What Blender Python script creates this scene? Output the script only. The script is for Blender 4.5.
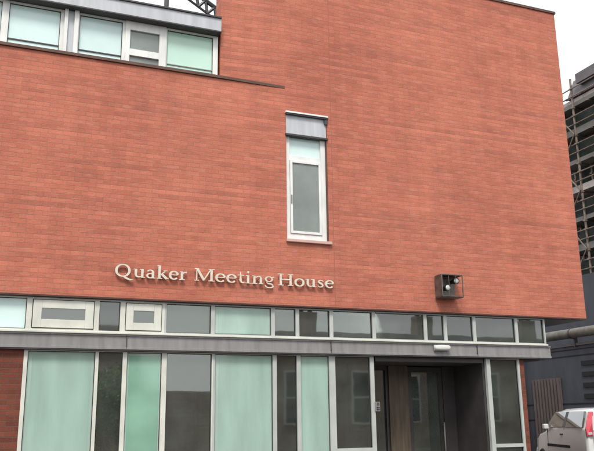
import bpy, bmesh, math, random
from mathutils import Vector, Matrix, noise
random.seed(7)
S = bpy.context.scene
for o in list(bpy.data.objects): bpy.data.objects.remove(o)
COL = S.collection
R = math.radians
# ------------------------------------------------------------------ camera
cam = bpy.data.objects.new('camera', bpy.data.cameras.new('camera'))
COL.objects.link(cam); S.camera = cam
cam.data.sensor_width = 36; cam.data.lens = 46.06
cam.data.clip_start = 0.1; cam.data.clip_end = 2000
fw = Vector((0.36046018, 0.89959868, 0.24655766)); rt = Vector((0.92939422, -0.36886305, -0.01290123))
up = rt.cross(fw)
m = Matrix((rt, up, -fw)).transposed().to_4x4(); m.translation = (0, -12, 1.55)
cam.matrix_world = m
# ------------------------------------------------------------------ light
SUN_EL, SUN_AZ = 52, 205          # azimuth clockwise from +y: behind and left of the camera
W = bpy.data.worlds.new('World'); S.world = W; W.use_nodes = True
nt = W.node_tree; nt.nodes.clear()
def N(nt, t, **k):
    n = nt.nodes.new(t)
    for a, b in k.items(): setattr(n, a, b)
    return n
sky = N(nt, 'ShaderNodeTexSky', sky_type='NISHITA', sun_disc=False)
sky.sun_elevation = R(SUN_EL); sky.sun_rotation = R(SUN_AZ); sky.dust_density = 3
tc = N(nt, 'ShaderNodeTexCoord'); nz = N(nt, 'ShaderNodeTexNoise'); nz.inputs['Scale'].default_value = 2.2; nz.inputs['Detail'].default_value = 6
cr = N(nt, 'ShaderNodeValToRGB'); cr.color_ramp.elements[0].color = (6.6, 6.8, 7.1, 1); cr.color_ramp.elements[1].color = (8.2, 8.25, 8.3, 1)
cr.color_ramp.elements[0].position = .3; cr.color_ramp.elements[1].position = .65
mx = N(nt, 'ShaderNodeMixRGB'); mx.inputs[0].default_value = .93
bg = N(nt, 'ShaderNodeBackground'); bg.inputs[1].default_value = .1; ow = N(nt, 'ShaderNodeOutputWorld')
L = nt.links.new
L(tc.outputs['Generated'], nz.inputs['Vector']); L(nz.outputs[0], cr.inputs[0]); L(sky.outputs[0], mx.inputs[1])
L(cr.outputs[0], mx.inputs[2]); L(mx.outputs[0], bg.inputs[0]); L(bg.outputs[0], ow.inputs[0])
sd = bpy.data.lights.new('sun', 'SUN'); sun = bpy.data.objects.new('sun', sd); COL.objects.link(sun)
sd.energy = 1.5; sd.angle = R(16); sd.color = (1, .95, .88)
a, e = R(SUN_AZ), R(SUN_EL)
sun.rotation_euler = Vector((math.sin(a)*math.cos(e), math.cos(a)*math.cos(e), math.sin(e))).to_track_quat('Z', 'Y').to_euler()
S.view_settings.view_transform = 'Standard'; S.view_settings.look = 'None'
S.view_settings.gamma = 1; S.view_settings.use_curve_mapping = False
S.view_settings.exposure = 0.90
S.render.engine = 'CYCLES'

# ------------------------------------------------------------------ materials
def mat(name, col=(.5, .5, .5), rough=.5, metal=0, spec=.5, coat=0, var=0, vscale=3, bump=0, bscale=60, stretch=(1, 1, 1)):
    m = bpy.data.materials.new(name); m.use_nodes = True; nt = m.node_tree; p = nt.nodes['Principled BSDF']
    p.inputs['Base Color'].default_value = (*col, 1); p.inputs['Roughness'].default_value = rough
    p.inputs['Metallic'].default_value = metal; p.inputs['Specular IOR Level'].default_value = spec
    p.inputs['Coat Weight'].default_value = coat
    if var or bump:
        t = N(nt, 'ShaderNodeTexCoord'); mp = N(nt, 'ShaderNodeMapping'); mp.inputs['Scale'].default_value = stretch
        nt.links.new(t.outputs['Object'], mp.inputs[0])
    if var:
        n = N(nt, 'ShaderNodeTexNoise'); n.inputs['Scale'].default_value = vscale; n.inputs['Detail'].default_value = 5
        r = N(nt, 'ShaderNodeValToRGB')
        r.color_ramp.elements[0].color = (*[c*(1-var) for c in col], 1); r.color_ramp.elements[1].color = (*[min(1, c*(1+var)) for c in col], 1)
        r.color_ramp.elements[0].position = .3; r.color_ramp.elements[1].position = .7
        nt.links.new(mp.outputs[0], n.inputs[0]); nt.links.new(n.outputs[0], r.inputs[0]); nt.links.new(r.outputs[0], p.inputs['Base Color'])
    if bump:
        n = N(nt, 'ShaderNodeTexNoise'); n.inputs['Scale'].default_value = bscale; n.inputs['Detail'].default_value = 4
        b = N(nt, 'ShaderNodeBump'); b.inputs['Strength'].default_value = bump; b.inputs['Distance'].default_value = .01
        nt.links.new(mp.outputs[0], n.inputs[0]); nt.links.new(n.outputs[0], b.inputs['Height']); nt.links.new(b.outputs[0], p.inputs['Normal'])
    return m

def brick(name, c1, c2, mortar, big=.14, c3=None):
    m = bpy.data.materials.new(name); m.use_nodes = True; nt = m.node_tree; p = nt.nodes['Principled BSDF']; L = nt.links.new
    g = N(nt, 'ShaderNodeNewGeometry'); sx = N(nt, 'ShaderNodeSeparateXYZ'); L(g.outputs['Position'], sx.inputs[0])
    ad = N(nt, 'ShaderNodeMath', operation='ADD'); L(sx.outputs[0], ad.inputs[0]); L(sx.outputs[1], ad.inputs[1])
    cb = N(nt, 'ShaderNodeCombineXYZ'); L(ad.outputs[0], cb.inputs[0]); L(sx.outputs[2], cb.inputs[1])
    def bt(a, b, c):
        t = N(nt, 'ShaderNodeTexBrick'); L(cb.outputs[0], t.inputs['Vector'])
        t.inputs['Color1'].default_value = (*a, 1); t.inputs['Color2'].default_value = (*b, 1); t.inputs['Mortar'].default_value = (*c, 1)
        t.inputs['Scale'].default_value = 1; t.inputs['Mortar Size'].default_value = .006; t.inputs['Mortar Smooth'].default_value = .35
        t.inputs['Brick Width'].default_value = .225; t.inputs['Row Height'].default_value = .075; t.inputs['Bias'].default_value = -.15
        return t
    t = bt(c1, c2, mortar)
    # patches of differently fired batches, laid in courses
    def nse(scale, st, d=3):
        mp = N(nt, 'ShaderNodeMapping'); mp.inputs['Scale'].default_value = st; L(cb.outputs[0], mp.inputs[0])
        n = N(nt, 'ShaderNodeTexNoise'); n.inputs['Scale'].default_value = scale; n.inputs['Detail'].default_value = d; L(mp.outputs[0], n.inputs[0]); return n
    def ramp(n, lo, hi, a=.3, b=.7):
        r = N(nt, 'ShaderNodeValToRGB'); r.color_ramp.elements[0].color = (*lo, 1); r.color_ramp.elements[1].color = (*hi, 1)
        r.color_ramp.elements[0].position = a; r.color_ramp.elements[1].position = b; L(n.outputs[0], r.inputs[0]); return r
    cur = t.outputs[0]
    def snap(v, step):
        q = N(nt, 'ShaderNodeMath', operation='SNAP'); q.inputs[1].default_value = step; L(v, q.inputs[0]); return q.outputs[0]
    half = N(nt, 'ShaderNodeMath', operation='PINGPONG'); half.inputs[1].default_value = .075; L(snap(sx.outputs[2], .075), half.inputs[0])
    sh = N(nt, 'ShaderNodeMath', operation='MULTIPLY_ADD'); sh.inputs[1].default_value = 1.5; L(half.outputs[0], sh.inputs[0]); L(ad.outputs[0], sh.inputs[2])
    sc_ = N(nt, 'ShaderNodeCombineXYZ'); L(snap(sh.outputs[0], .225), sc_.inputs[0]); L(snap(sx.outputs[2], .075), sc_.inputs[1])
    def snoise(scale, st, d=2):
        n = nse(scale, st, d); mp = n.inputs[0].links[0].from_node; L(sc_.outputs[0], mp.inputs[0]); return n
    layers = [ramp(snoise(1, (.35, 13, 1), 3), (1-big*1.25,1-big*1.0,1-big*.9), (1+big*.9,)*3),
              ramp(snoise(9, (1.1, 3.1, 1), 1), (1-big*.55, 1-big*.6, 1-big*.6), (1+big*.45,)*3),
              ramp(nse(.45, (1, 1, 1), 4), (1-big*.9, 1-big*1.1, 1-big), (1+big*.7, 1+big*.9, 1+big)),
              ramp(nse(1.6, (2.4, .25, 1), 3), (1-big*.5, 1-big*.45, 1-big*.3), (1+big*.4,)*3),
              ramp(nse(40, (1, 1, 1), 5), (.9, .9, .9), (1.1, 1.1, 1.1))]
    for r in layers:
        k = N(nt, 'ShaderNodeMixRGB', blend_type='MULTIPLY'); k.inputs[0].default_value = 1
        L(cur, k.inputs[1]); L(r.outputs[0], k.inputs[2]); cur = k.outputs[0]
    if c3:
        fr = ramp(nse(3.1, (1.2, 6, 1), 3), (0, 0, 0), (1, 1, 1), .56, .68)
        k = N(nt, 'ShaderNodeMixRGB'); k.inputs[2].default_value = (*c3, 1); L(cur, k.inputs[1])
        q = N(nt, 'ShaderNodeMath', operation='MULTIPLY'); q.inputs[1].default_value = .45; L(fr.outputs[0], q.inputs[0]); L(q.outputs[0], k.inputs[0]); cur = k.outputs[0]
    L(cur, p.inputs['Base Color']); p.inputs['Roughness'].default_value = .85; p.inputs['Specular IOR Level'].default_value = .25
    iv = N(nt, 'ShaderNodeMath', operation='MULTIPLY'); iv.inputs[1].default_value = -1; L(t.outputs['Fac'], iv.inputs[0])
    n2 = nse(70, (1, 1, 1), 5)
    a2 = N(nt, 'ShaderNodeMath', operation='MULTIPLY_ADD'); a2.inputs[1].default_value = .5; L(n2.outputs[0], a2.inputs[0]); L(iv.outputs[0], a2.inputs[2])
    b = N(nt, 'ShaderNodeBump'); b.inputs['Strength'].default_value = .55; b.inputs['Distance'].default_value = .006
    L(a2.outputs[0], b.inputs['Height']); L(b.outputs[0], p.inputs['Normal'])
    return m

def glass(name, tint=(.8, .85, .8), refl=1.0, rough=0.0):
    m = bpy.data.materials.new(name); m.use_nodes = True; nt = m.node_tree; nt.nodes.clear(); L = nt.links.new
    o = N(nt, 'ShaderNodeOutputMaterial'); t = N(nt, 'ShaderNodeBsdfTransparent'); g = N(nt, 'ShaderNodeBsdfGlossy'); x = N(nt, 'ShaderNodeMixShader')
    f = N(nt, 'ShaderNodeFresnel'); f.inputs[0].default_value = 2.1
    t.inputs[0].default_value = (*tint, 1); g.inputs['Roughness'].default_value = rough; g.inputs[0].default_value = (refl, refl, refl, 1)
    tc = N(nt, 'ShaderNodeTexCoord'); n = N(nt, 'ShaderNodeTexNoise'); n.inputs['Scale'].default_value = 1.3
    b = N(nt, 'ShaderNodeBump'); b.inputs['Strength'].default_value = .035; b.inputs['Distance'].default_value = .03
    L(tc.outputs['Object'], n.inputs[0]); L(n.outputs[0], b.inputs['Height']); L(b.outputs[0], g.inputs['Normal'])
    dd = N(nt, 'ShaderNodeBsdfDiffuse'); dd.inputs[0].default_value = (.40, .45, .40, 1); x2 = N(nt, 'ShaderNodeMixShader')
    n2 = N(nt, 'ShaderNodeTexNoise'); n2.inputs['Scale'].default_value = 1.7; n2.inputs['Detail'].default_value = 4; L(tc.outputs['Object'], n2.inputs[0])
    mr = N(nt, 'ShaderNodeMapRange'); mr.inputs['From Min'].default_value = .3; mr.inputs['From Max'].default_value = .7; mr.inputs['To Min'].default_value = .04; mr.inputs['To Max'].default_value = .12
    L(n2.outputs[0], mr.inputs[0]); L(mr.outputs[0], x2.inputs[0])
    L(f.outputs[0], x.inputs[0]); L(t.outputs[0], x.inputs[1]); L(g.outputs[0], x.inputs[2]); L(x.outputs[0], x2.inputs[1]); L(dd.outputs[0], x2.inputs[2]); L(x2.outputs[0], o.inputs[0])
    return m

M = dict(
 brick=brick('red_brick', (.495, .160, .104), (.43, .132, .085), (.36, .155, .10), .13, (.53, .225, .145)),
 brown=brick('brown_brick', (.19, .055, .034), (.13, .04, .026), (.13, .075, .055), .15),
 oldbrick=brick('old_brick', (.42, .33, .26), (.34, .26, .21), (.42, .37, .31), .15),
 steel=mat('grey_painted_steel', (.235, .228, .228), .42, 0, .5, 0, .17, 2.2, .06, 14, (4.5, 1, .7)),
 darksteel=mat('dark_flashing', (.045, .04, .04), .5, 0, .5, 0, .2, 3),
 coping=mat('brown_coping', (.10, .05, .036), .6, 0, .4, 0, .25, 3),
 rust=mat('brown_steel_angle', (.07, .03, .022), .6, 0, .4, 0, .3, 4),
 white=mat('white_frame_paint', (.72, .725, .70), .35, 0, .5, 0, .11, 2.4, 0, 1, (3, 1, 1)),
 cream=mat('cream_frame_paint', (.60, .605, .54), .4, 0, .5, 0, .13, 3.2),
 greyframe=mat('grey_frame_paint', (.42, .44, .42), .4, 0, .5, 0, .08, 3),
 roofsheet=mat('pale_roof_metal', (.46, .475, .50), .4, .0, .5, 0, .14, 1.8, .05, 12, (4, 1, .5)),
 mint=mat('frosted_mint_glass', (.32, .455, .39), .10, 0, .6, .3, .13, 1.5, .05, 2.2, (2.5, 1, .5)),
 mintedge=mat('pale_glass_edge', (.36, .48, .42), .08, 0, .6, .3, .10, 2.0, .05, 2.2, (1, 1, .5)),
 mint2=mat('frosted_mint_glass_dusky', (.22, .40, .30), .07, 0, .7, .3, .16, 1.0, .08, 2.2, (1, 1, 1.6)),
 aqua=mat('frosted_pale_aqua_glass', (.63, .80, .77), .12, 0, .6, 0, .07, 1.2, .05, 2),
 clear=glass('clear_glass', (.80, .86, .80), 1.0, .02),
 grey=glass('grey_tinted_glass', (.48, .53, .49), .95, .03),
 frost=mat('grey_frosted_pane', (.20, .225, .21), .12, 0, .6, 0, .2, 1.6, .05, 3),
 blind=mat('grey_blind_fabric', (.27, .265, .225), .8, 0, .3, 0, .15, 2.2, 0, 1, (1, 1, .4)),
 wood=mat('light_brown_wood', (.10, .074, .05), .5, 0, .4, 0, .3, 3.5, .1, 20, (5, 5, .5)),
 darkwood=mat('dark_brown_wood', (.12, .075, .045), .5, 0, .4, 0, .3, 3.5, .1, 20, (5, 5, .5)),
 plaster=mat('interior_plaster', (.5, .48, .42), .9, 0, .2, 0, .06, 1),
 carpet=mat('interior_carpet', (.10, .095, .09), .95, 0, .1, 0, .15, 4),
 asphalt=mat('asphalt', (.05, .05, .052), .9, 0, .3, 0, .25, 1.5, .6, 120),
 paving=mat('concrete_paving', (.26, .25, .23), .85, 0, .3, 0, .15, 2, .3, 60),
 kerb=mat('granite_kerb', (.3, .29, .28), .8, 0, .3, 0, .15, 5, .2, 60),
 paint=mat('road_paint', (.7, .69, .6), .7, 0, .3, 0, .12, 6),
 earth=mat('ground', (.10, .10, .09), .95, 0, .2, 0, .2, .3),
 letter=mat('pale_cast_metal', (.66, .59, .49), .38, .25, .5, 0, .12, 12),
 black=mat('black_metal', (.02, .02, .022), .45, 0, .5, 0, .3, 5),
 bronze=mat('dark_bronze', (.12, .105, .092), .4, .3, .5, 0, .4, 9),
 lens=mat('clear_lamp_lens', (.58, .58, .57), .25, .1, .6),
 opal=mat('opal_plastic', (.62, .62, .59), .3, 0, .5, 0, .03, 4),
 car=mat('white_car_paint', (.70, .71, .71), .25, 0, .5, .6, .03, 2),
 carglass=mat('car_window_glass', (.075, .085, .08), .05, 0, .6, 1),
 red=mat('red_light_plastic', (.62, .06, .09), .18, 0, .5, .6, .12, 12),
 rubber=mat('black_rubber', (.02, .02, .02), .8, 0, .3, 0, .2, 6),
 alloy=mat('alloy_wheel', (.45, .45, .46), .3, .8, .5),
 plate=mat('yellow_plate', (.62, .50, .10), .4, 0, .5, 0, .06, 9),
 chrome=mat('chrome', (.7, .7, .7), .12, 1, .5),
 cladding=mat('blue_grey_cladding', (.052, .058, .072), .6, 0, .3, 0, .2, 2, .1, 20, (1, 1, .3)),
 slot=mat('louvre_black', (.008, .008, .009), .8),
 galv=mat('galvanised_pipe', (.15, .145, .13), .45, .3, .5, 0, .3, 4),
 tube=mat('scaffold_tube', (.17, .125, .10), .5, .2, .5, 0, .4, 5),
 board=mat('pale_scaffold_boards', (.42, .37, .35), .8, 0, .3, 0, .25, 1.2),
 dkboard=mat('dark_scaffold_boards', (.15, .14, .13), .8, 0, .3, 0, .25, 1.2),
 netting=mat('dark_netting', (.022, .027, .024), .9, 0, .2, 0, .5, 1.4),
 slate=mat('grey_slate', (.12, .11, .113), .7, 0, .4, 0, .2, 2, .2, 14),
 leaf=mat('leaf_green', (.12, .22, .055), .55, 0, .4, 0, .4, 9),
 pot=mat('pale_pot', (.42, .40, .36), .6, 0, .3, 0, .1, 5),
 tarp=mat('concrete_band', (.40, .35, .335), .8, 0, .3, 0, .2, 1.2),
)
# ------------------------------------------------------------------ helpers
def bx(bm, x0, x1, y0, y1, z0, z1):
    v = [bm.verts.new(c) for c in ((x0,y0,z0),(x1,y0,z0),(x1,y1,z0),(x0,y1,z0),(x0,y0,z1),(x1,y0,z1),(x1,y1,z1),(x0,y1,z1))]
    for f in ((0,3,2,1),(4,5,6,7),(0,1,5,4),(1,2,6,5),(2,3,7,6),(3,0,4,7)): bm.faces.new([v[i] for i in f])
def prism(bm, pts, axis, a, b):
    """polygon pts (2-D) extruded along axis 0/1/2 from a to b"""
    def P(u, w, t): return {0:(t,u,w), 1:(u,t,w), 2:(u,w,t)}[axis]
    A = [bm.verts.new(P(u, w, a)) for u, w in pts]; B = [bm.verts.new(P(u, w, b)) for u, w in pts]
    n = len(pts); bm.faces.new(A); bm.faces.new(B[::-1])
    for i in range(n): bm.faces.new((A[i], B[i], B[(i+1)%n], A[(i+1)%n]))
def tube(bm, p, q, r, seg=8):
    p, q = Vector(p), Vector(q); d = (q-p).normalized(); u = d.orthogonal().normalized(); w = d.cross(u)
    A, B = [], []
    for i in range(seg):
        o = (u*math.cos(2*math.pi*i/seg)+w*math.sin(2*math.pi*i/seg))*r
        A.append(bm.verts.new(p+o)); B.append(bm.verts.new(q+o))
    bm.faces.new(A[::-1]); bm.faces.new(B)
    for i in range(seg): bm.faces.new((A[i], A[(i+1)%seg], B[(i+1)%seg], B[i]))
def lathe(bm, prof, origin=(0,0,0), axis='Z', seg=24):
    rings = []
    for r, h in prof:
        ring = []
        for i in range(seg):
            a = 2*math.pi*i/seg; c, s = r*math.cos(a), r*math.sin(a)
            v = {'Z':(c,s,h), 'Y':(c,h,s), 'X':(h,c,s)}[axis]; ring.append(bm.verts.new(Vector(v)+Vector(origin)))
        rings.append(ring)
    for A, B in zip(rings, rings[1:]):
        for i in range(seg): bm.faces.new((A[i], A[(i+1)%seg], B[(i+1)%seg], B[i]))
    bm.faces.new(rings[0][::-1]); bm.faces.new(rings[-1])
def obj(name, bm, m, parent=None, smooth=False, bevel=0):
    bmesh.ops.recalc_face_normals(bm, faces=bm.faces)
    me = bpy.data.meshes.new(name); bm.to_mesh(me); bm.free()
    o = bpy.data.objects.new(name, me); COL.objects.link(o)
    if m: me.materials.append(M[m] if isinstance(m, str) else m)
    if smooth:
        for f in me.polygons: f.use_smooth = True
    if bevel:
        b = o.modifiers.new('bevel', 'BEVEL'); b.width = bevel; b.segments = 2; b.limit_method = 'ANGLE'
    if parent:
        o.parent = parent
        # children are modelled in world space: keep them there
        o.matrix_parent_inverse = world(parent).inverted()
    return o
def world(o):
    mt = Matrix.LocRotScale(o.location, o.rotation_euler, o.scale)
    return world(o.parent) @ o.matrix_parent_inverse @ mt if o.parent else mt
def boxes(name, lst, m, parent=None, bevel=0):
    bm = bmesh.new()
    for b in lst: bx(bm, *b)
    return obj(name, bm, m, parent, bevel=bevel)
def tag(o, label=None, cat=None, group=None, kind=None):
    for k, v in (('label', label), ('category', cat), ('group', group), ('kind', kind)):
        if v: o[k] = v
    return o
def thing(name, label, cat, loc=(0,0,0), rz=0, group=None):
    o = bpy.data.objects.new(name, None); COL.objects.link(o); o.location = loc; o.rotation_euler = (0,0,rz); o.empty_display_size = .2
    return tag(o, label, cat, group)
def struct(name, lst, m): return tag(boxes(name, lst, m), kind='structure')
def rframe(x0, x1, z0, z1, y0, y1, t):
    """four butt-jointed bars"""
    return [(x0,x0+t,y0,y1,z0,z1),(x1-t,x1,y0,y1,z0,z1),(x0+t,x1-t,y0,y1,z0,z0+t),(x0+t,x1-t,y0,y1,z1-t,z1)]

# ------------------------------------------------------------------ ground
struct('ground', [(-700,700,-700,700,-.5,-.012)], 'earth')
struct('road', [(-60,120,-16,-2.6,-.1,0)], 'asphalt')
struct('yard', [(11.9,26,-2.35,40,-.1,.004)], 'asphalt')
struct('pavement', [(-60,11.7,-2.45,.12,-.1,.12)], 'paving')
struct('kerb', [(-60,11.7,-2.6,-2.45,-.1,.125),(11.7,11.85,-2.6,0,-.1,.125)], 'kerb')
struct('far_pavement', [(-60,120,-19,-16,-.1,.12)], 'paving')
struct('road_markings', [(-50+i*6,-48+i*6,-9.35,-9.25,.002,.006) for i in range(26)], 'paint')

# ------------------------------------------------------------------ the meeting house
H = thing('meeting_house', 'large red brick meeting house with a glazed grey banded ground floor', 'building', (3.5, 0, .12))
XL = -4.2
# left wing front
boxes('wing_wall', [(XL,4.62,0,.33,3.425,7.40)], 'brick', H)
# tower
bm = bmesh.new()
prism(bm, [(3.415,.13),(4.62,0),(4.62,.46),(3.415,.46)], 2, 7.40, 10.19)
bx(bm, 4.62,5.42,0,.33,3.425,4.53); bx(bm, 4.62,5.42,0,.33,6.94,10.19)
bx(bm, 5.42,11.03,0,.33,3.425,10.19)
bx(bm, 10.70,11.03,.33,9,3.425,10.19); bx(bm, 6.2,6.53,.34,9,7.40,10.19); bx(bm, 6.53,10.70,8.67,9,3.425,10.19)
obj('tower_wall', bm, 'brick', H)
boxes('tower_roof', [(6.53,10.70,.33,8.67,9.9,10.05)], 'slate', H)
bm = bmesh.new()
prism(bm, [(3.385,.105),(4.62,-.025),(11.055,-.025),(11.055,.36),(4.62,.36),(3.385,.49)], 2, 10.19, 10.245)
bx(bm, 10.67,11.055,.36,9.03,10.19,10.245)
obj('tower_coping', bm, 'coping', H)
bm = bmesh.new()
prism(bm, [(XL,-.035),(3.38,-.035),(4.60,-.004),(4.60,.13),(XL,.36)], 2, 7.402, 7.452)
obj('wing_coping', bm, 'coping', H)
# vertical movement joint and steel angle carrying the brick
boxes('movement_joint', [(5.508,5.516,-.0015,.01,3.43,10.185)], mat('brown_mastic', (.29,.115,.07), .8), H)
boxes('lintel_angle', [(XL,11.03,-.012,.10,3.40,3.424)], 'rust', H)
boxes('soffit', [(XL,11.02,.10,8.9,3.396,3.42)], 'darksteel', H)
# brick pier, left, and its bit of clerestory above
boxes('brick_pier', [(XL,.45,.07,.35,.12,2.62)], 'brown', H)
boxes('ground_floor_side_wall', [(9.365,9.46,.072,8.9,.0,2.60)], 'brown', H)
boxes('clerestory_side_wall', [(9.95,10.055,.16,8.9,2.63,3.39)], 'cladding', H)
boxes('oversail_soffit', [(9.47,10.055,.31,8.9,2.60,2.625)], 'darksteel', H)
boxes('plinth', [(.45,6.20,.08,.28,.12,.30),(8.60,9.36,.08,.28,.12,.30)], 'kerb', H)
# steel band between lower glazing and clerestory: box section with lips
bm = bmesh.new()
prism(bm, [(.30,2.625),(-.02,2.625),(-.02,2.66),(.0,2.664),(.0,2.825),(-.02,2.829),(-.02,2.85),(.30,2.85)], 0, XL, 10.06)
obj('steel_band', bm, 'steel', H)
boxes('band_lip', [(XL,10.06,-.012,.10,2.604,2.623)], 'darksteel', H)
boxes('sill', [(XL,9.99,-.045,.12,2.853,2.885)], 'cream', H, bevel=.006)
# joints in the band
for x in (-1.8,1.93,5.4,8.37): boxes('band_joint', [(x,x+.008,-.0225,.0,2.63,2.845)], 'darksteel', H)

def window(x0, x1, z0, z1, y, fmat, t=(.045,.045,.04,.04), pane='clear', d=.07, name='window', open_light=None, label=None, panelabel=None, bars=()):
    """frame x0..x1 with bar widths t=(left,right,bottom,top); glass set back in it"""
    l, r, b, tp = t
    lst = [(x0,x0+l,y,y+d,z0,z1),(x1-r,x1,y,y+d,z0,z1),(x0+l,x1-r,y,y+d,z0,z0+b),(x0+l,x1-r,y,y+d,z1-tp,z1)]
    for zb, hb in bars: lst.append((x0+l,x1-r,y+.005,y+d,zb,zb+hb))
    w = boxes(name, lst, fmat, H)
    tag(w, label)
    ix0, ix1, iz0, iz1 = x0+l, x1-r, z0+b, z1-tp
    # dark gasket
    g = boxes('gasket', rframe(ix0+.001, ix1-.001, iz0+.001, iz1-.001, y+.028, y+.06, .009), 'black', w)
    if open_light:
        q = open_light  # casement frame width
        c = boxes('casement', rframe(ix0+.012, ix1-.012, iz0+.012, iz1-.012, y-.018, y+.026, q), fmat, w, bevel=.005)
        p = boxes('pane', [(ix0+q+.012, ix1-q-.012, y+.0, y+.008, iz0+q+.012, iz1-q-.012)], pane, w)
    else:
        p = boxes('pane', [(ix0+.002, ix1-.002, y+.042, y+.050, iz0+.002, iz1-.002)], pane, w)
    tag(p, panelabel)
    if pane in ('mint', 'mint2', 'aqua') and not open_light:
        fw_ = ix1-ix0; e1, e2 = fw_*.07, fw_*.05
        if pane != 'aqua': p.data.materials[0] = M['mintedge']
        if pane != 'aqua': boxes('frosted_film', [(ix0+e1, ix1-e2, y+.0395, y+.0418, iz0+.02, iz1-.045)], pane, p)
    return w
Y1 = .07
# ---- lower glazing: (x0, x1, pane)
K = 1.0055
low = [(.45,1.505,'mint','cream',(.055,.02)), (1.505,1.93,'clear','cream',(.03,.03)), (1.93,2.545,'mint2','cream',(.035,.035)),
       (2.545,3.345,'clear','cream',(.045,.02)), (3.345,4.40,'mint','greyframe',(.035,.03)), (4.40,4.83,'grey','greyframe',(.04,.03)),
       (4.83,5.45,'mint','greyframe',(.04,.055)), (5.45,6.255,'grey','greyframe',(.06,.075)), (8.61,9.36,'grey','greyframe',(.085,.05))]
nice = {'mint':'pale frosted mint green pane','mint2':'dusky green frosted pane with soft reflections','clear':'clear pane showing the room','grey':'dark grey tinted pane'}
for i, (a_, b_, pn, fm, lr) in enumerate(low):
    zb = 1.0 if i > 6 else .30
    w = window(a_, b_, .30, 2.60, Y1, fm, (lr[0], lr[1], .06, .012), pn, bars=[(zb if zb > .5 else .9, .06)] if i in (3,5,7,8,9) else (), panelabel=nice[pn], name='window')
# ---- clerestory
cl = [(XL,-1.2,'aqua'),(-1.2,.47,'aqua'),(.47,1.475,'open'),(1.475,1.86,'grey'),(1.86,2.53,'open'),(2.53,3.33,'blind'),(3.33,4.375,'mint'),(4.375,4.82,'clear'),
      (4.82,5.455,'clear'),(5.455,6.285,'clear'),(6.285,7.34,'clear'),(7.34,7.765,'clear'),(7.765,8.40,'clear'),(8.40,9.36,'clear'),(9.36,10.04,'clear')]
for i, (a_, b_, k) in enumerate(cl):
    fm = 'cream' if b_ < 2.6 else 'greyframe'
    if k == 'open':
        window(a_, b_, 2.893, 3.395, Y1, 'cream', (.05,.04,.03,.03), 'clear' , open_light=.125 if b_ < 1.6 else .115, label='cream framed top hung casement')
    else:
        window(a_, b_, 2.893, 3.395, Y1, fm, (.035,.03,.02,.02), {'blind':'clear'}.get(k, k), d=.06)
# ---- entrance recess
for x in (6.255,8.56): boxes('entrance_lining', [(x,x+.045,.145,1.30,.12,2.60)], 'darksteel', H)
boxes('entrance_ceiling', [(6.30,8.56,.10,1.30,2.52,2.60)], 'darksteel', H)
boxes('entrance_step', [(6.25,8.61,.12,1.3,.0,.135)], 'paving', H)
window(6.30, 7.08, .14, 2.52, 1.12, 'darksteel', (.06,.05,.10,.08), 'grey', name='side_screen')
boxes('timber_panel', [(7.082,7.50,1.08,1.16,.14,2.515)], 'wood', H)
xa, xb = 7.52, 8.28
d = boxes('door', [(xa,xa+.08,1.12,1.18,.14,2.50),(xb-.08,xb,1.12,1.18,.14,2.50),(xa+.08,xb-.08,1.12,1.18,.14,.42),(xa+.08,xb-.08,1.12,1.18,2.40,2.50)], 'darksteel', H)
boxes('pane', [(xa+.078,xb-.078,1.145,1.153,.41,2.41)], 'clear', d)
bm = bmesh.new(); hx = xb-.04
tube(bm, (hx,1.05,.85), (hx,1.05,1.45), .014); tube(bm, (hx,1.05,.90), (hx,1.12,.90), .009); tube(bm, (hx,1.05,1.40), (hx,1.12,1.40), .009)
obj('handle', bm, 'steel', d, smooth=True)
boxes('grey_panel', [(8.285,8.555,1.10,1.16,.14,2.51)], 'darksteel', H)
# ---- interior of the ground floor
boxes('interior_floor', [(XL,9.36,.30,6.2,.02,.13)], 'carpet', H)
boxes('interior_ceiling', [(XL,10.0,.42,6.2,3.36,3.39)], 'plaster', H)
boxes('interior_wall', [(XL,9.36,6.2,6.3,.13,3.35),(9.37,9.94,6.2,6.3,2.63,3.35),(XL,XL+.1,.35,6.2,.13,3.39),(2.40,2.48,.6,6.2,.13,3.04),(5.9,5.98,.6,6.2,.13,3.04)], 'plaster', H)
boxes('clerestory_blind', [(2.60,3.27,.20,.204,2.9,3.39)], 'blind', H)
# ---- slot window
SW = boxes('slot_window', [(4.622,4.70,.05,.13,4.585,6.50),(5.31,5.40,.05,.13,4.585,6.50),(4.70,5.31,.05,.13,4.585,4.70),(4.70,5.31,.055,.13,6.06,6.15)], 'white', H)
tag(SW, 'tall narrow window with white frame')
boxes('casement', rframe(4.705,5.305,4.705,6.055,.03,.07,.045), 'white', SW, bevel=.004)
boxes('pane', [(4.75,5.26,.055,.063,4.75,6.01)], 'frost', SW)
boxes('window_handle', [(4.715,4.735,.012,.03,5.25,5.40)], 'steel', SW)
boxes('top_pane', [(4.70,5.31,.09,.098,6.15,6.50)], 'aqua', SW)
boxes('metal_panel', [(4.622,5.41,.01,.13,6.55,6.90)], 'roofsheet', SW)
boxes('flashing', [(4.60,5.435,-.035,.13,6.50,6.53),(4.61,5.44,-.045,.12,6.90,6.925),(5.37,5.435,-.03,.0,6.80,6.898)], 'darksteel', SW)
boxes('drip_edge', [(4.60,5.43,-.06,.0,6.926,6.955)], 'white', SW)
boxes('jamb_lining', [(5.401,5.418,.002,.13,4.585,6.50)], 'coping', SW)
boxes('window_sill', [(4.60,5.46,-.055,.13,4.532,4.583)], mat('pink_stone_sill', (.55,.36,.32), .7, 0, .3, 0, .08, 4), SW, bevel=.006)
boxes('interior_wall', [(4.63,5.41,.28,.31,4.54,6.93)], 'plaster', SW)
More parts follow.
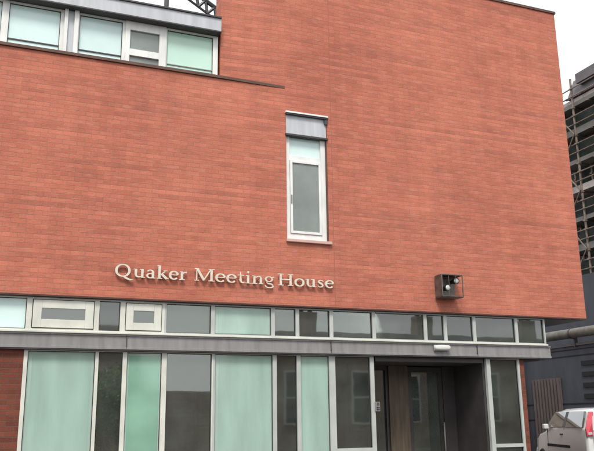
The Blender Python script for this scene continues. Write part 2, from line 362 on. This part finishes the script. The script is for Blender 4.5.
# ---- upper clerestory of the wing
YU = .16
boxes('upper_backing', [(XL,3.375,.24,.30,7.45,8.30)], 'plaster', H)
def upper(x0, x1, t, pane, bars=(), ol=None, fm='white'):
    return window(x0, x1, 7.455, 8.298, YU, fm, t, pane, d=.06, bars=bars, open_light=ol)
upper(XL, -2.0, (.05,.05,.03,.03), 'aqua', [(7.60,.02)])
upper(-2.0, -.23, (.05,.05,.03,.03), 'aqua', [(7.60,.02)])
upper(-.23, .70, (.06,.06,.03,.03), 'aqua')
boxes('post', [(.70,.755,.10,.23,7.455,8.298),(.86,.93,.10,.23,7.455,8.298)], 'white', H)
boxes('downpipe_panel', [(.755,.86,.15,.23,7.455,8.298)], 'roofsheet', H)
upper(.93, 1.72, (.02,.05,.03,.03), 'aqua')
boxes('glazing_bar', [(-.17,.64,.185,.20,7.625,7.645),(.96,1.66,.185,.20,7.62,7.64)], 'darksteel', H)
w = boxes('window', [(1.72,1.80,.14,.22,7.455,8.298),(2.31,2.43,.14,.22,7.455,8.298),(1.80,2.31,.145,.22,7.66,7.78),(1.80,2.31,.145,.22,8.14,8.298)], 'white', H)
tag(w, 'white window with a dark pane over a low dark strip')
boxes('pane', [(1.80,2.31,.185,.193,7.78,8.14)], 'frost', w); boxes('low_pane', [(1.80,2.31,.185,.193,7.455,7.66)], 'frost', w)
upper(2.43, 3.375, (.02,.09,.03,.03), mat('pale_mint_glass', (.50,.72,.60), .14, 0, .6, 0, .07, 1.2, .05, 2))
boxes('glazing_bar', [(2.45,3.285,.185,.20,7.615,7.63),(2.45,3.285,.19,.20,7.56,7.57)], 'steel', H)
# eaves
boxes('roof_fascia', [(XL,3.39,.0,.40,8.325,8.575)], 'roofsheet', H)
boxes('roof_edge', [(XL,3.391,-.02,.40,8.30,8.323),(XL,3.391,-.03,.40,8.577,8.605)], 'darksteel', H)
boxes('wing_roof', [(XL,3.37,.42,9,8.50,8.60),(3.37,6.19,.50,9,8.50,8.60)], 'slate', H)
boxes('back_wall', [(XL,3.38,8.7,9,.12,8.49),(3.38,9.36,8.7,8.99,.12,3.39),(3.38,6.19,8.7,9,3.43,8.49),(XL-.02,XL,.33,9,.12,8.49)], 'brick', H)
# ------------------------------------------------------------------ lettering
sign = thing('wall_sign', 'raised pale metal serif lettering reading Quaker Meeting House on red brick', 'sign', (3.6, 0, 3.72))
def arc(cx, cz, rx, rz, a0, a1, n=14): return [(cx+rx*math.cos(R(a0+(a1-a0)*i/n)), cz+rz*math.sin(R(a0+(a1-a0)*i/n))) for i in range(n+1)]
ST, TH, X = .19, .085, .68        # stem, hairline, x-height in cap heights
def ring(cx, cz, rx, rz, a0=0, a1=360, st=ST, th=TH, n=24):
    """stroke following an ellipse, thick at the sides and thin at top and bottom"""
    p = arc(cx, cz, rx, rz, a0, a1, n); w = [th+(st-th)*abs(math.cos(R(a0+(a1-a0)*i/n)))**1.4 for i in range(n+1)]
    return (p, w)
def stem(x, z0, z1, w=ST, s0=True, s1=True, ls=1, rs=1):
    o = [([(x,z0),(x,z1)], [w,w])]; e = .085
    if s0: o.append(([(x-w/2-e,z0+.03),(x+w/2+e,z0+.03)], [.06,.06]))
    if s1: o.append(([(x-w/2-e*ls,z1-.03),(x+w/2+e*rs,z1-.03)], [.06,.06]))
    return o
G = {
 'Q': (1.12, [ring(.52,.5,.40,.46), ([(.52,.06),(.72,-.08),(.98,-.20),(1.16,-.19)], [.05,.15,.11,.03])]),
 'M': (1.26, stem(.20,0,1,.09)+stem(1.06,0,1,ST)+[([(.22,.97),(.62,.06)], [ST,ST]), ([(.62,.10),(1.02,.97)], [TH,TH])]),
 'H': (1.12, stem(.24,0,1)+stem(.88,0,1)+[([(.24,.52),(.88,.52)], [TH,TH])]),
 'u': (.80, [([(.20,X),(.20,.24),(.25,.11),(.36,.055),(.48,.08),(.58,.16)], [ST,ST,.14,.09,.08,.07]), ([(.06,X-.03),(.26,X-.03)], [.06,.06]), ([(.44,X-.03),(.64,X-.03)], [.06,.06])]+[([(.60,X),(.60,0)], [ST,ST]), ([(.60,.03),(.76,.03)], [.06,.06])]),
 'a': (.68, [([(.12,.53),(.18,.61),(.30,.65),(.42,.61),(.47,.50),(.47,0)], [.10,.09,.07,.12,ST,ST]), ring(.30,.20,.19,.17,60,340,.15,.07), ([(.47,.03),(.63,.03)], [.06,.06])]),
 'k': (.78, stem(.20,0,1.06,ST,True,False)+[([(.05,1.03),(.2,1.03)], [.06,.06]), ([(.26,.30),(.60,X-.02)], [TH,TH]), ([(.34,.37),(.66,.02)], [ST,ST]), ([(.52,.03),(.78,.03)], [.06,.06]), ([(.46,X-.03),(.70,X-.03)], [.06,.06])]),
 'e': (.66, [ring(.34,.34,.25,.31,10,320), ([(.14,.37),(.58,.37)], [.065,.065])]),
 'r': (.56, stem(.20,0,X,ST,True,False)+[([(.07,X-.03),(.2,X-.03)], [.06,.06]), ([(.27,.50),(.36,.62),(.50,.62)], [.07,.10,.13])]),
 't': (.48, [([(.22,.92),(.22,.22),(.27,.08),(.36,.04),(.46,.09)], [.06,ST,.13,.10,.05]), ([(.04,X-.03),(.44,X-.03)], [.065,.065])]),
 'i': (.38, stem(.20,0,X,ST,True,False)+[([(.06,X-.03),(.2,X-.03)], [.06,.06]), ([(.20,.84),(.20,1.0)], [.16,.16])]),
 'n': (.80, stem(.20,0,X,ST,True,False)+[([(.06,X-.03),(.2,X-.03)], [.06,.06]), ([(.27,.50),(.36,.60),(.48,.64),(.57,.58),(.60,.46),(.60,0)], [.06,.08,.10,.13,ST,ST]), ([(.47,.03),(.73,.03)], [.06,.06])]),
 'g': (.68, [ring(.30,.45,.20,.20,0,360,.14,.07), ([(.22,.28),(.16,.18),(.22,.09),(.44,.05),(.54,-.04)], [.06,.08,.10,.11,.12]), ring(.32,-.12,.23,.14,20,-200,.11,.07), ([(.44,.58),(.60,.64)], [.05,.09])]),
 'o': (.72, [ring(.36,.34,.27,.31)]),
 's': (.56, [([(.46,.52),(.40,.61),(.27,.64),(.15,.57),(.15,.46),(.27,.37),(.40,.28),(.43,.17),(.36,.07),(.22,.035),(.12,.09),(.09,.19)], [.05,.07,.08,.11,.14,.16,.16,.14,.11,.08,.07,.05])]),
}
def stroke(bm, pts, ws, ox, oz, s, y0, y1):
    n = len(pts); Lf, Rt = [], []
    closed = (Vector(pts[0])-Vector(pts[-1])).length < 1e-4
    for i in range(n):
        if closed: a_, b_ = pts[(i-1) % (n-1)], pts[(i+1) % (n-1)]
        else: a_, b_ = pts[max(0,i-1)], pts[min(n-1,i+1)]
        d = (Vector(b_)-Vector(a_)).normalized(); nn = Vector((-d.y, d.x)); p = Vector(pts[i])
        Lf.append(p+nn*ws[i]/2); Rt.append(p-nn*ws[i]/2)
    def P(v, y): return bm.verts.new((ox+v.x*s, y, oz+v.y*s))
    q = [(P(a_,y0),P(b_,y0),P(b_,y1),P(a_,y1)) for a_, b_ in zip(Lf, Rt)]
    for A, B in zip(q, q[1:]):
        for k in range(4): bm.faces.new((A[k], A[(k+1)%4], B[(k+1)%4], B[k]))
    bm.faces.new(q[0]); bm.faces.new(q[-1][::-1])
def word(txt, x0, x1, z, cap):
    tot = sum(G[c][0] for c in txt); sx = (x1-x0)/tot
    x = x0
    for c in txt:
        bm = bmesh.new()
        for k, (p, w_) in enumerate(G[c][1]):
            sc = sx/cap   # squeeze widths so that the word fits its length
            stroke(bm, [(a_*sc, b_) for a_, b_ in p], w_, x, z, cap, -.062-.0011*k, -.034)
        # two mounting studs
        ad = G[c][0]*sx; zz = z+cap*.3
        for tx in (.3, .62): tube(bm, (x+ad*tx,-.036,zz), (x+ad*tx,.002,zz), .005, 6)
        o = obj('letter', bm, 'letter', sign); tag(o, 'raised serif letter '+c)
        x += G[c][0]*sx
word('Quaker', 1.69, 2.86, 3.75, .205)
word('Meeting', 2.955, 4.37, 3.752, .205)
word('House', 4.41, 5.47, 3.75, .20)
# ------------------------------------------------------------------ square wall fitting right of the sign
wl = thing('wall_lamp', 'square dark metal wall fitting with two small round lamps on the brick', 'wall lamp', (7.86, 0, 3.88))
boxes('back_plate', [(7.66,8.06,-.03,.0,3.69,4.07)], 'bronze', wl, bevel=.004)
bm = bmesh.new()
for x in (7.64, 8.08):
    for z in (3.68, 4.08): tube(bm, (x,-.03,z), (x,-.26,z), .010, 6)
    tube(bm, (x,-.26,3.68), (x,-.26,4.08), .012, 6)
for z in (3.68, 4.08):
    tube(bm, (7.64,-.26,z), (8.08,-.26,z), .012, 6); tube(bm, (7.64,-.03,z), (8.08,-.03,z), .010, 6)
for i in (1,2): tube(bm, (7.64+i*.147,-.262,3.69), (7.64+i*.147,-.262,4.07), .004, 5)
obj('guard', bm, 'bronze', wl)
for x, z in ((7.80,3.85),(7.99,3.99)):
    bm = bmesh.new(); lathe(bm, [(.03,-.03),(.045,-.10),(.062,-.17),(.064,-.20),(.054,-.20)], (x,0,z), 'Y', 20)
    h = obj('lamp_head', bm, 'black', wl, smooth=False)
    bm = bmesh.new(); lathe(bm, [(.052,-.198),(.045,-.208),(.025,-.215),(.002,-.217)], (x,0,z), 'Y', 20); obj('lens', bm, 'lens', h, smooth=True)
for o_ in [wl]: o_.location.x -= .10
boxes('side_plate', [(7.528,7.536,-.25,-.031,3.69,4.07)], 'bronze', wl)
boxes('top_plate', [(7.54,7.97,-.25,-.031,4.085,4.092)], 'bronze', wl)
boxes('bottom_plate', [(7.54,7.97,-.25,-.031,3.668,3.675)], 'bronze', wl)
# light over the entrance
el = thing('bulkhead_light', 'small oval opal light fixed under the steel band over the entrance', 'light', (7.59, 0, 2.77))
bm = bmesh.new(); bx(bm, 7.43,7.75,-.04,-.02,2.715,2.82); obj('base', bm, 'greyframe', el, bevel=.01)
bm = bmesh.new()
n = 28
rings = []
for k, (s_, y) in enumerate(((1,-.041),(1.0,-.075),(.93,-.10),(.75,-.115),(.4,-.122))):
    rings.append([bm.verts.new((7.59+.165*s_*abs(math.cos(2*math.pi*i/n))**.6*(1 if math.cos(2*math.pi*i/n)>0 else -1), y, 2.768+.05*s_*abs(math.sin(2*math.pi*i/n))**.6*(1 if math.sin(2*math.pi*i/n)>0 else -1))) for i in range(n)])
for A, B in zip(rings, rings[1:]):
    for i in range(n): bm.faces.new((A[i], A[(i+1)%n], B[(i+1)%n], B[i]))
bm.faces.new(rings[-1])
obj('diffuser', bm, 'opal', el, smooth=True)
# entry phone on the jamb
ep = thing('entry_phone', 'small silver entry phone on the frame left of the dark entrance', 'entry phone', (6.29, .05, 1.7))
boxes('casing', [(6.24,6.32,.02,.068,1.66,1.82)], 'steel', ep, bevel=.006)
boxes('speaker_grille', [(6.253,6.307,.014,.0205,1.76,1.81)], 'chrome', ep)
boxes('button', [(6.25+i*.033,6.274+i*.033,.012,.0205,1.68+j*.035,1.703+j*.035) for i in range(2) for j in range(2)], 'black', ep)
# ------------------------------------------------------------------ steel brace on the wing roof
rb = thing('roof_gantry', 'black lattice steel brace on the flat roof beside the tower', 'roof gantry', (3.0, 3, 8.6))
def chord(a, b, r=.028): tube(bm, a, b, r, 6)
bm = bmesh.new()
TA, TB, UA, UB = Vector((2.9,2.6,10.99)), Vector((4.4,2.6,10.09)), Vector((2.9,2.6,10.71)), Vector((4.3,2.6,9.87))
chord(TA, TB, .05); chord(UA, UB, .028)
for i in range(7):
    chord(TA.lerp(TB, i/7), UA.lerp(UB, (i+.5)/7), .035); chord(UA.lerp(UB, (i+.5)/7), TA.lerp(TB, (i+1)/7), .035)
obj('lattice_beam', bm, 'black', rb)
bm = bmesh.new(); chord((4.34,2.6,8.6), (4.34,2.6,10.12), .05); chord((2.9,2.6,8.6), (2.9,2.6,11.0), .05); obj('post', bm, 'black', rb)
rb.location = (4.3,2.6,8.6)
for ch in rb.children: ch.matrix_parent_inverse = world(rb).inverted()
# ------------------------------------------------------------------ interior things
cb = thing('cupboard', 'tall brown wooden cupboard inside, behind the clear pane', 'cupboard', (3.8, 3.2, .13))
boxes('carcass', [(3.25,4.35,3.2,3.7,.13,2.12)], 'darkwood', cb)
for xa in (3.27, 3.81): boxes('cupboard_door', [(xa,xa+.52,3.17,3.199,.2,2.08)], 'wood', cb, bevel=.004)
def plant(px, py, h, lab, seed, wide=.32):
    rnd = random.Random(seed)
    p = thing('potted_plant', lab, 'plant', (px,py,.13))
    bm = bmesh.new(); lathe(bm, [(.13,.13),(.18,.50),(.19,.50),(.165,.50),(.16,.46)], (px,py,0)); obj('pot', bm, 'pot', p)
    bm = bmesh.new()
    for i in range(7):
        a_ = rnd.random()*6.28; tube(bm, (px,py,.45), (px+math.cos(a_)*wide*.5, py+math.sin(a_)*wide*.5, .5+h*.8), .008, 5)
    obj('stem', bm, 'darkwood', p)
    bm = bmesh.new()
    for i in range(260):
        a_ = rnd.random()*6.28; rr = wide*rnd.random()**.6; z = .5+h*(.15+.85*rnd.random()); rr *= 1-.6*abs((z-.5)/h-.5)
        c = Vector((px+rr*math.cos(a_), py+rr*math.sin(a_), z)); d = Vector((rnd.uniform(-1,1),rnd.uniform(-1,1),rnd.uniform(-.6,.8))).normalized()*rnd.uniform(.06,.12)
        s_ = d.cross(Vector((0,0,1))).normalized()*.028
        bm.faces.new([bm.verts.new(v) for v in (c, c+d*.5+s_, c+d, c+d*.5-s_)])
    obj('foliage', bm, 'leaf', p)
plant(1.88, .85, 1.0, 'bushy green potted plant behind the narrow clear pane', 3)
dsk = thing('display_board', 'light brown wooden board inside the dark entrance', 'board', (7.6,2.2,.13))
boxes('panel', [(7.45,7.92,2.2,2.24,.9,2.85)], 'wood', dsk); boxes('foot', [(7.43,7.47,2.1,2.4,.13,.9),(7.90,7.94,2.1,2.4,.13,.9)], 'darkwood', dsk)
# ------------------------------------------------------------------ yard building right of the passage
yb = thing('yard_building', 'low dark blue grey clad outbuilding beyond the brick corner', 'outbuilding', (17.5, 8, 0))
boxes('wall', [(17.5,27,3.5,18,0,3.72)], 'cladding', yb)
boxes('upper_wall', [(19,27,3.6,18.2,3.82,6.3)], 'cladding', yb)
for z in (3.16,2.82,2.48,2.14): boxes('louvre', [(17.46,17.5,4.2,7.45,z-.08,z+.06)], 'slot', yb)
boxes('cladding_seam', [(17.485,17.5,3.5,18,z,z+.03) for z in (3.4,3.6,1.9,1.4)], 'slot', yb)
bm = bmesh.new(); tube(bm, (17.38,3.4,4.11), (17.38,17.9,4.11), .155, 20); obj('duct', bm, 'galv', yb, smooth=True)
for y in (4.5,7.6,9.6,12.2,15):
    bm = bmesh.new(); tube(bm, (17.38,y,4.11), (17.38,y+.06,4.11), .172, 20); bx(bm, 17.43,17.56,y,y+.06,3.7,4.05)
    obj('duct_bracket', bm, 'darksteel', yb)
boxes('roof', [(17.45,27.05,3.45,18.05,3.722,3.80)], 'slate', yb)
bm = bmesh.new(); bx(bm, 17.44,17.497,8.5,9.9,0,2.75)
for k in range(9): bx(bm, 17.40,17.44,8.52+k*.155,8.60+k*.155,.02,2.74)
obj('ribbed_door', bm, mat('brown_grey_door_paint', (.10,.082,.08), .6, 0, .4, 0, .15, 3), yb)
bm = bmesh.new(); tube(bm, (17.40,10.3,.1), (17.40,10.3,3.7), .05, 10); obj('downpipe', bm, 'galv', yb, smooth=True)
yw = boxes('yard_wall', [(9.47,17.49,12,12.25,0,3.1),(9.47,17.49,11.97,12.28,3.1,3.18)], 'oldbrick'); tag(yw, 'buff brick wall at the far end of the yard behind the parked car', 'wall')
# ------------------------------------------------------------------ scaffolded block far right
sb = thing('scaffolded_building', 'tall dark block under repair with pale floor bands and slate roof', 'building', (29.4, 11, 0))
YE = 19.3
bands = [3.2,6.3,9.3,12.3,15.35,18.25]
boxes('wall', [(28.6,40,2,YE,0,18.3)], 'netting', sb)
for z in bands:
    boxes('floor_band', [(28.42,28.6,2,YE,z-.35,z)], 'tarp', sb)
for z in bands[:-1]:
    for y in [3+i*2.5 for i in range(6)]:
        f = boxes('window', rframe(0,1,0,1,0,1,.1) if 0 else [(28.52,28.6,y,y+1.4,z+.6,z+.68),(28.52,28.6,y,y+1.4,z+2.2,z+2.28),(28.52,28.6,y,y+.07,z+.68,z+2.2),(28.52,28.6,y+1.33,y+1.4,z+.68,z+2.2)], 'darksteel', sb)
        boxes('pane', [(28.57,28.599,y+.07,y+1.33,z+.68,z+2.2)], 'carglass', f)
bm = bmesh.new(); prism(bm, [(28.3,18.3),(28.9,19.55),(29.6,19.7),(30.2,20.6),(38,20.6),(40.4,18.3)], 1, 2, 18.5)
obj('roof', bm, 'slate', sb)
boxes('parapet', [(28.2,28.75,2,17.6,18.9,19.45)], 'slate', sb)
sc = thing('scaffold', 'scaffold of brown tubes and pale board lifts against the dark block', 'scaffold', (28.2, 11, 0))
ys = [18.45-i*1.2 for i in range(14)]
for y in [ys[0]]+ys[1::2]:
    for x in (27.5, 28.3):
        bm = bmesh.new(); tube(bm, (x,y,0), (x,y,(18.0 if y > 18 else 18.9) if x < 27.8 else 18.0), .06, 8)
        for k in range(11): bx(bm, x-.09,x+.09,y-.09,y+.09,2.0+k*1.53-.10,2.0+k*1.53+.0)
        for k in range(11): bx(bm, x-.10,x+.03,y-.08,y+.08,2.97+k*1.53,3.05+k*1.53)
        obj('standard', bm, 'tube', sc)
lifts = [2.0+i*1.53 for i in range(11)]
for k, z in enumerate(lifts):
    boxes('board_lift' , [(27.55,28.25,ys[-1],ys[0]+.15,z,z+.06)], 'board' if k % 4 == 3 else 'dkboard', sc)
    boxes('toe_board', [(27.51,27.55,ys[-1],ys[0]+.15,z,z+(.34 if k % 2 else .22))], 'board' if k % 4 == 3 else 'dkboard', sc)
    bm = bmesh.new()
    for dz in (.55, 1.0): tube(bm, (27.44,ys[-1]-.2,z+dz), (27.44,ys[0]+.35,z+dz), .035, 6)
    for y in ys: tube(bm, (27.4,y+.06,z-.05), (28.55,y+.06,z-.05), .035, 6)
    obj('guard_rail', bm, 'tube', sc)
for k in (1,2,4,5,6,8,9):
    boxes('netting_sheet', [(27.60,27.615,ys[-1],ys[0]-.1-.5*(k%2),lifts[k]+.08,lifts[k]+1.1)], 'netting', sc)
bm = bmesh.new()
for k in range(0,10,2): tube(bm, (27.38,ys[0],lifts[k]), (27.38,ys[1],lifts[k+1]), .035, 6); tube(bm, (27.38,ys[1],lifts[k+1]), (27.38,ys[0],min(18,lifts[k+1]+1.53)), .035, 6)
obj('brace', bm, 'tube', sc)
# ------------------------------------------------------------------ building across the street
def terrace(x0, x1, lab):
    ob = thing('opposite_building', lab, 'building', ((x0+x1)/2, -22, 0), 0, 'brick terraces across the street')
    boxes('wall', [(x0,x1,-24,-19.0,.1,4.5)], 'oldbrick', ob)
    x = x0+1
    while x < x1-2:
        f = boxes('window', rframe(x,x+1.5,1.3,3.6,-18.999,-18.93,.09)+[(x+.09,x+1.41,-18.99,-18.94,2.42,2.48)], 'white', ob)
        boxes('pane', [(x+.09,x+1.41,-18.998,-18.96,1.39,2.42),(x+.09,x+1.41,-18.998,-18.96,2.48,3.51)], 'carglass', f); x += 3.2
    boxes('cornice', [(x0-.05,x1+.05,-19.0,-18.85,4.3,4.52)], 'kerb', ob)
    bm = bmesh.new(); prism(bm, [(-24.1,4.52),(-18.8,4.52),(-21.4,5.6)], 0, x0-.1, x1+.1); obj('roof', bm, 'slate', ob)
    x = x0+2.6
    while x < x1-1:
        c = boxes('chimney', [(x,x+.9,-21.7,-21.1,5.3,6.5)], 'oldbrick', ob)
        for k in (.12,.55):
            bm = bmesh.new(); lathe(bm, [(.12,6.5),(.10,6.85)], (x+k+.1,-21.4,0), 'Z', 10); obj('chimney_pot', bm, 'rust', c)
        x += 6.4
terrace(-22, 5.6, 'long old brick terrace across the street, left of the gap')
terrace(10.8, 40, 'long old brick terrace across the street, right of the gap')
tag(boxes('garden_wall', [(5.8,10.6,-19.3,-19.0,.1,2.7)], 'oldbrick'), 'brick garden wall closing the gap between the terraces', 'wall')
tr = thing('street_tree', 'small leafy street tree across the street', 'tree', (4.6,-17.5,.1))
bm = bmesh.new(); tube(bm, (4.6,-17.5,.1), (4.6,-17.5,2.0), .07)
for i in range(6): tube(bm, (4.6,-17.5,1.3+i*.1), (4.6+.8*math.cos(i*1.1),-17.5+.8*math.sin(i*1.1),2.6), .03, 5)
obj('trunk', bm, 'darkwood', tr)
bm = bmesh.new(); rnd = random.Random(5)
for i in range(2600):
    d = Vector((rnd.gauss(0,1),rnd.gauss(0,1),rnd.gauss(0,1))).normalized()*rnd.random()**.45*1.3
    c = Vector((4.6,-17.5,2.3))+Vector((d.x,d.y,d.z*1.1)); e_ = Vector((rnd.uniform(-1,1),rnd.uniform(-1,1),rnd.uniform(-1,1))).normalized()*.11; s_ = e_.orthogonal().normalized()*.045
    bm.faces.new([bm.verts.new(v) for v in (c, c+e_*.5+s_, c+e_, c+e_*.5-s_)])
obj('crown', bm, 'leaf', tr)

# ------------------------------------------------------------------ the car (modelled along +x, then turned)
CARX, CARY, CARA = 14.19, 2.68, R(68)
car = thing('parked_car', 'white hatchback with a tall red rear light parked in the yard beyond the brick corner', 'car')
def CARPART(name, bm, m, parent=None, smooth=False, bevel=0):
    o = obj(name, bm, m, None, smooth, bevel); o.parent = parent or car; return o
# section at station x: half widths / heights.  columns: x, sill z, sill w, belt z, belt w, roof z, roof w
ST_ = [(.00,.42,.74,1.24,.82,1.645,.585),(.05,.32,.81,1.26,.865,1.70,.63),(.35,.26,.84,1.27,.875,1.74,.655),(1.0,.24,.86,1.27,.885,1.765,.67),
       (2.0,.24,.86,1.25,.885,1.765,.67),(2.6,.24,.86,1.22,.88,1.70,.66),(3.05,.24,.86,1.18,.87,1.42,.70),(3.30,.24,.86,1.14,.86,1.19,.74),
       (3.9,.25,.85,1.06,.83,1.09,.66),(4.35,.28,.82,.92,.78,.95,.60),(4.55,.36,.72,.74,.70,.76,.50)]
def sect(s):
    x, sz, sw, bz, bw, rz_, rw = s
    h = [(sw*.6,sz),(sw,sz+.03),(bw+.015,(sz*.55+bz*.45)),(bw,bz-.06),(bw-.012,bz)]
    t = [(bw-.03-(bw-.03-rw)*.55,bz+(rz_-bz)*.55),(rw+.01,rz_-.06 if rz_-bz>.15 else rz_-.01),(rw*.9,rz_-.015),(rw*.5,rz_+.006)]
    half = h+t
    return [(x,-y,z) for y, z in half]+[(x,y,z) for y, z in reversed(half)]
bm = bmesh.new(); rings = [[bm.verts.new(p) for p in sect(s)] for s in ST_]
n = len(rings[0])
for A, B in zip(rings, rings[1:]):
    for i in range(n): bm.faces.new((A[i], A[(i+1)%n], B[(i+1)%n], B[i]))
bm.faces.new(rings[0]); bm.faces.new(rings[-1][::-1])
for v in bm.verts:
    if v.co.x < .5 and v.co.z > 1.26: v.co.x += (v.co.z-1.26)*.34*(1-v.co.x/.5)
body = CARPART('body', bm, 'car', smooth=True, bevel=.02)
def quad_panel(name, pts, m, th=.012, parent=None, axis=None, bevel=.006):
    """a thin panel with thickness along the given axis vector"""
    bm = bmesh.new(); A = [bm.verts.new(p) for p in pts]; d = Vector(axis)*th; B = [bm.verts.new(Vector(p)+d) for p in pts]
    k = len(pts); bm.faces.new(A); bm.faces.new(B[::-1])
    for i in range(k): bm.faces.new((A[i], B[i], B[(i+1)%k], A[(i+1)%k]))
    return CARPART(name, bm, m, parent, bevel=bevel)
def RX(y, z):   # x of the rear face (leaning forward above the belt)
    return -.010 + max(0, (z-1.26))*.34
def rear(name, yz, m, out=.012, parent=None, bevel=.006): return quad_panel(name, [(RX(y,z)-out, y, z) for y, z in yz], m, out+.03, parent, (1,0,0), bevel)
tg = rear('tailgate', [(-.62,.62),(.62,.62),(.70,.80),(.695,1.22),(.60,1.655),(-.60,1.655),(-.695,1.22),(-.70,.80)], 'car', .022, bevel=.012)
rear('rear_window', [(-.60,1.335),(.60,1.335),(.64,1.37),(.565,1.615),(.52,1.64),(-.52,1.64),(-.565,1.615),(-.64,1.37)], 'carglass', .030, tg, .01)
rear('plate_recess', [(-.36,1.068),(.36,1.068),(.30,.87),(-.30,.87)], 'black', .026, tg, .002)
rear('number_plate', [(-.26,1.05),(.26,1.05),(.26,.93),(-.26,.93)], 'plate', .032, tg, .002)
rear('plate_garnish', [(-.38,1.07),(.38,1.07),(.38,1.115),(-.38,1.115)], 'black', .04, tg, .004)
rear('high_brake_light', [(-.12,1.65),(.12,1.65),(.12,1.665),(-.12,1.665)], 'red', .036, tg, .001)
rear('tailgate_seam', [(-.70,1.205),(.70,1.205),(.70,1.212),(-.70,1.212)], 'black', .0235, tg, .0005)
rear('wiper', [(-.02,1.33),(.02,1.33),(.03,1.38),(-.34,1.42),(-.34,1.405),(-.02,1.36)], 'black', .045, tg, .001)
for s in (-1, 1):
    l = rear('tail_light', [(s*.70,1.09),(s*.86,1.08),(s*.872,1.26),(s*.80,1.46),(s*.715,1.66),(s*.60,1.665),(s*.68,1.40),(s*.71,1.28)], 'red', .026, None, .012)
    rear('reverse_lens', [(s*.725,1.12),(s*.825,1.11),(s*.825,1.17),(s*.73,1.18)], 'lens', .034, l, .003)
bm = bmesh.new(); prism(bm, [(-.12,.36),(-.14,.46),(-.14,.62),(-.10,.69),(.12,.69),(.2,.36)], 1, -.80, .80); bp = CARPART('rear_bumper', bm, 'car', bevel=.03)
bm = bmesh.new(); bx(bm, -.146,-.13,-.72,.72,.50,.585); CARPART('bumper_strip', bm, 'rubber', bp)
bm = bmesh.new(); prism(bm, [(4.35,.28),(4.62,.32),(4.64,.55),(4.56,.68),(4.35,.68)], 1, -.76, .76); CARPART('front_bumper', bm, 'car', bevel=.04)
bm = bmesh.new(); prism(bm, [(.09,1.668),(.10,1.70),(.38,1.752),(.40,1.73)], 1, -.50, .50); CARPART('roof_spoiler', bm, 'car', bevel=.008)
for s in (-1, 1):
    for nm, xa, xb, tl_, tr in (('rear_side_window',.20,1.46,.36,1.46),('front_side_window',1.66,3.02,1.66,2.58)):
        zb, zt = 1.285, 1.675
        def Y(z): return s*(.894-(z-1.27)*.40)
        quad_panel(nm, [(xa,Y(zb),zb),(xb,Y(zb),zb-.01),(tr,Y(zt),zt),(tl_,Y(zt),zt)], 'carglass', .05, None, (0,-s,0), .004)
    quad_panel('door_pillar', [(1.47,Y(zb),zb),(1.65,Y(zb),zb),(1.65,Y(zt),zt),(1.47,Y(zt),zt)], 'black', .05, None, (0,-s,0), .002)
    for xs in (1.56, 2.98): quad_panel('door_seam', [(xs,s*.886,.42),(xs+.014,s*.886,.42),(xs+.014,s*.884,1.25),(xs,s*.884,1.25)], 'black', .02, None, (0,-s,0), 0.001)
    quad_panel('side_moulding', [(1.15,s*.912,.76),(3.0,s*.908,.76),(3.0,s*.908,.83),(1.15,s*.912,.83)], 'rubber', .04, None, (0,-s,0), .006)
    quad_panel('door_handle', [(1.66,s*.912,1.08),(1.86,s*.912,1.08),(1.86,s*.912,1.115),(1.66,s*.912,1.115)], 'black', .05, None, (0,-s,0), .006)
    bm = bmesh.new(); prism(bm, [(2.72,1.22),(2.92,1.22),(2.90,1.36),(2.74,1.36)], 1, s*.90, s*1.04); CARPART('wing_mirror', bm, 'car', bevel=.03)
    quad_panel('headlight', [(4.28,s*.80,.74),(4.52,s*.60,.72),(4.47,s*.60,.86),(4.2,s*.80,.92)], 'lens', .03, None, (.5,s*.5,0))
    for x in (.82, 3.62):
        bm = bmesh.new(); lathe(bm, [(.20,-.11),(.31,-.11),(.335,-.08),(.335,.08),(.31,.11),(.20,.11)], (x,s*.79,.335), 'Y', 32)
        w = CARPART('wheel', bm, 'rubber')
        bm = bmesh.new(); lathe(bm, [(.05,-.115),(.19,-.10),(.205,-.112),(.21,.112),(.19,.10),(.05,.115)], (x,s*.79,.335), 'Y', 20); CARPART('rim', bm, 'alloy', w, smooth=False)
quad_panel('windscreen', [(2.66,-.62,1.68),(2.66,.62,1.68),(3.30,.74,1.18),(3.30,-.74,1.18)], 'carglass', .02, None, (.5,0,.7))
quad_panel('grille', [(4.56,-.42,.60),(4.56,.42,.60),(4.54,.42,.72),(4.54,-.42,.72)], 'black', .03, None, (1,0,0))
car.location = (CARX, CARY, 0); car.rotation_euler = (0, 0, CARA); car.scale = (.98,)*3
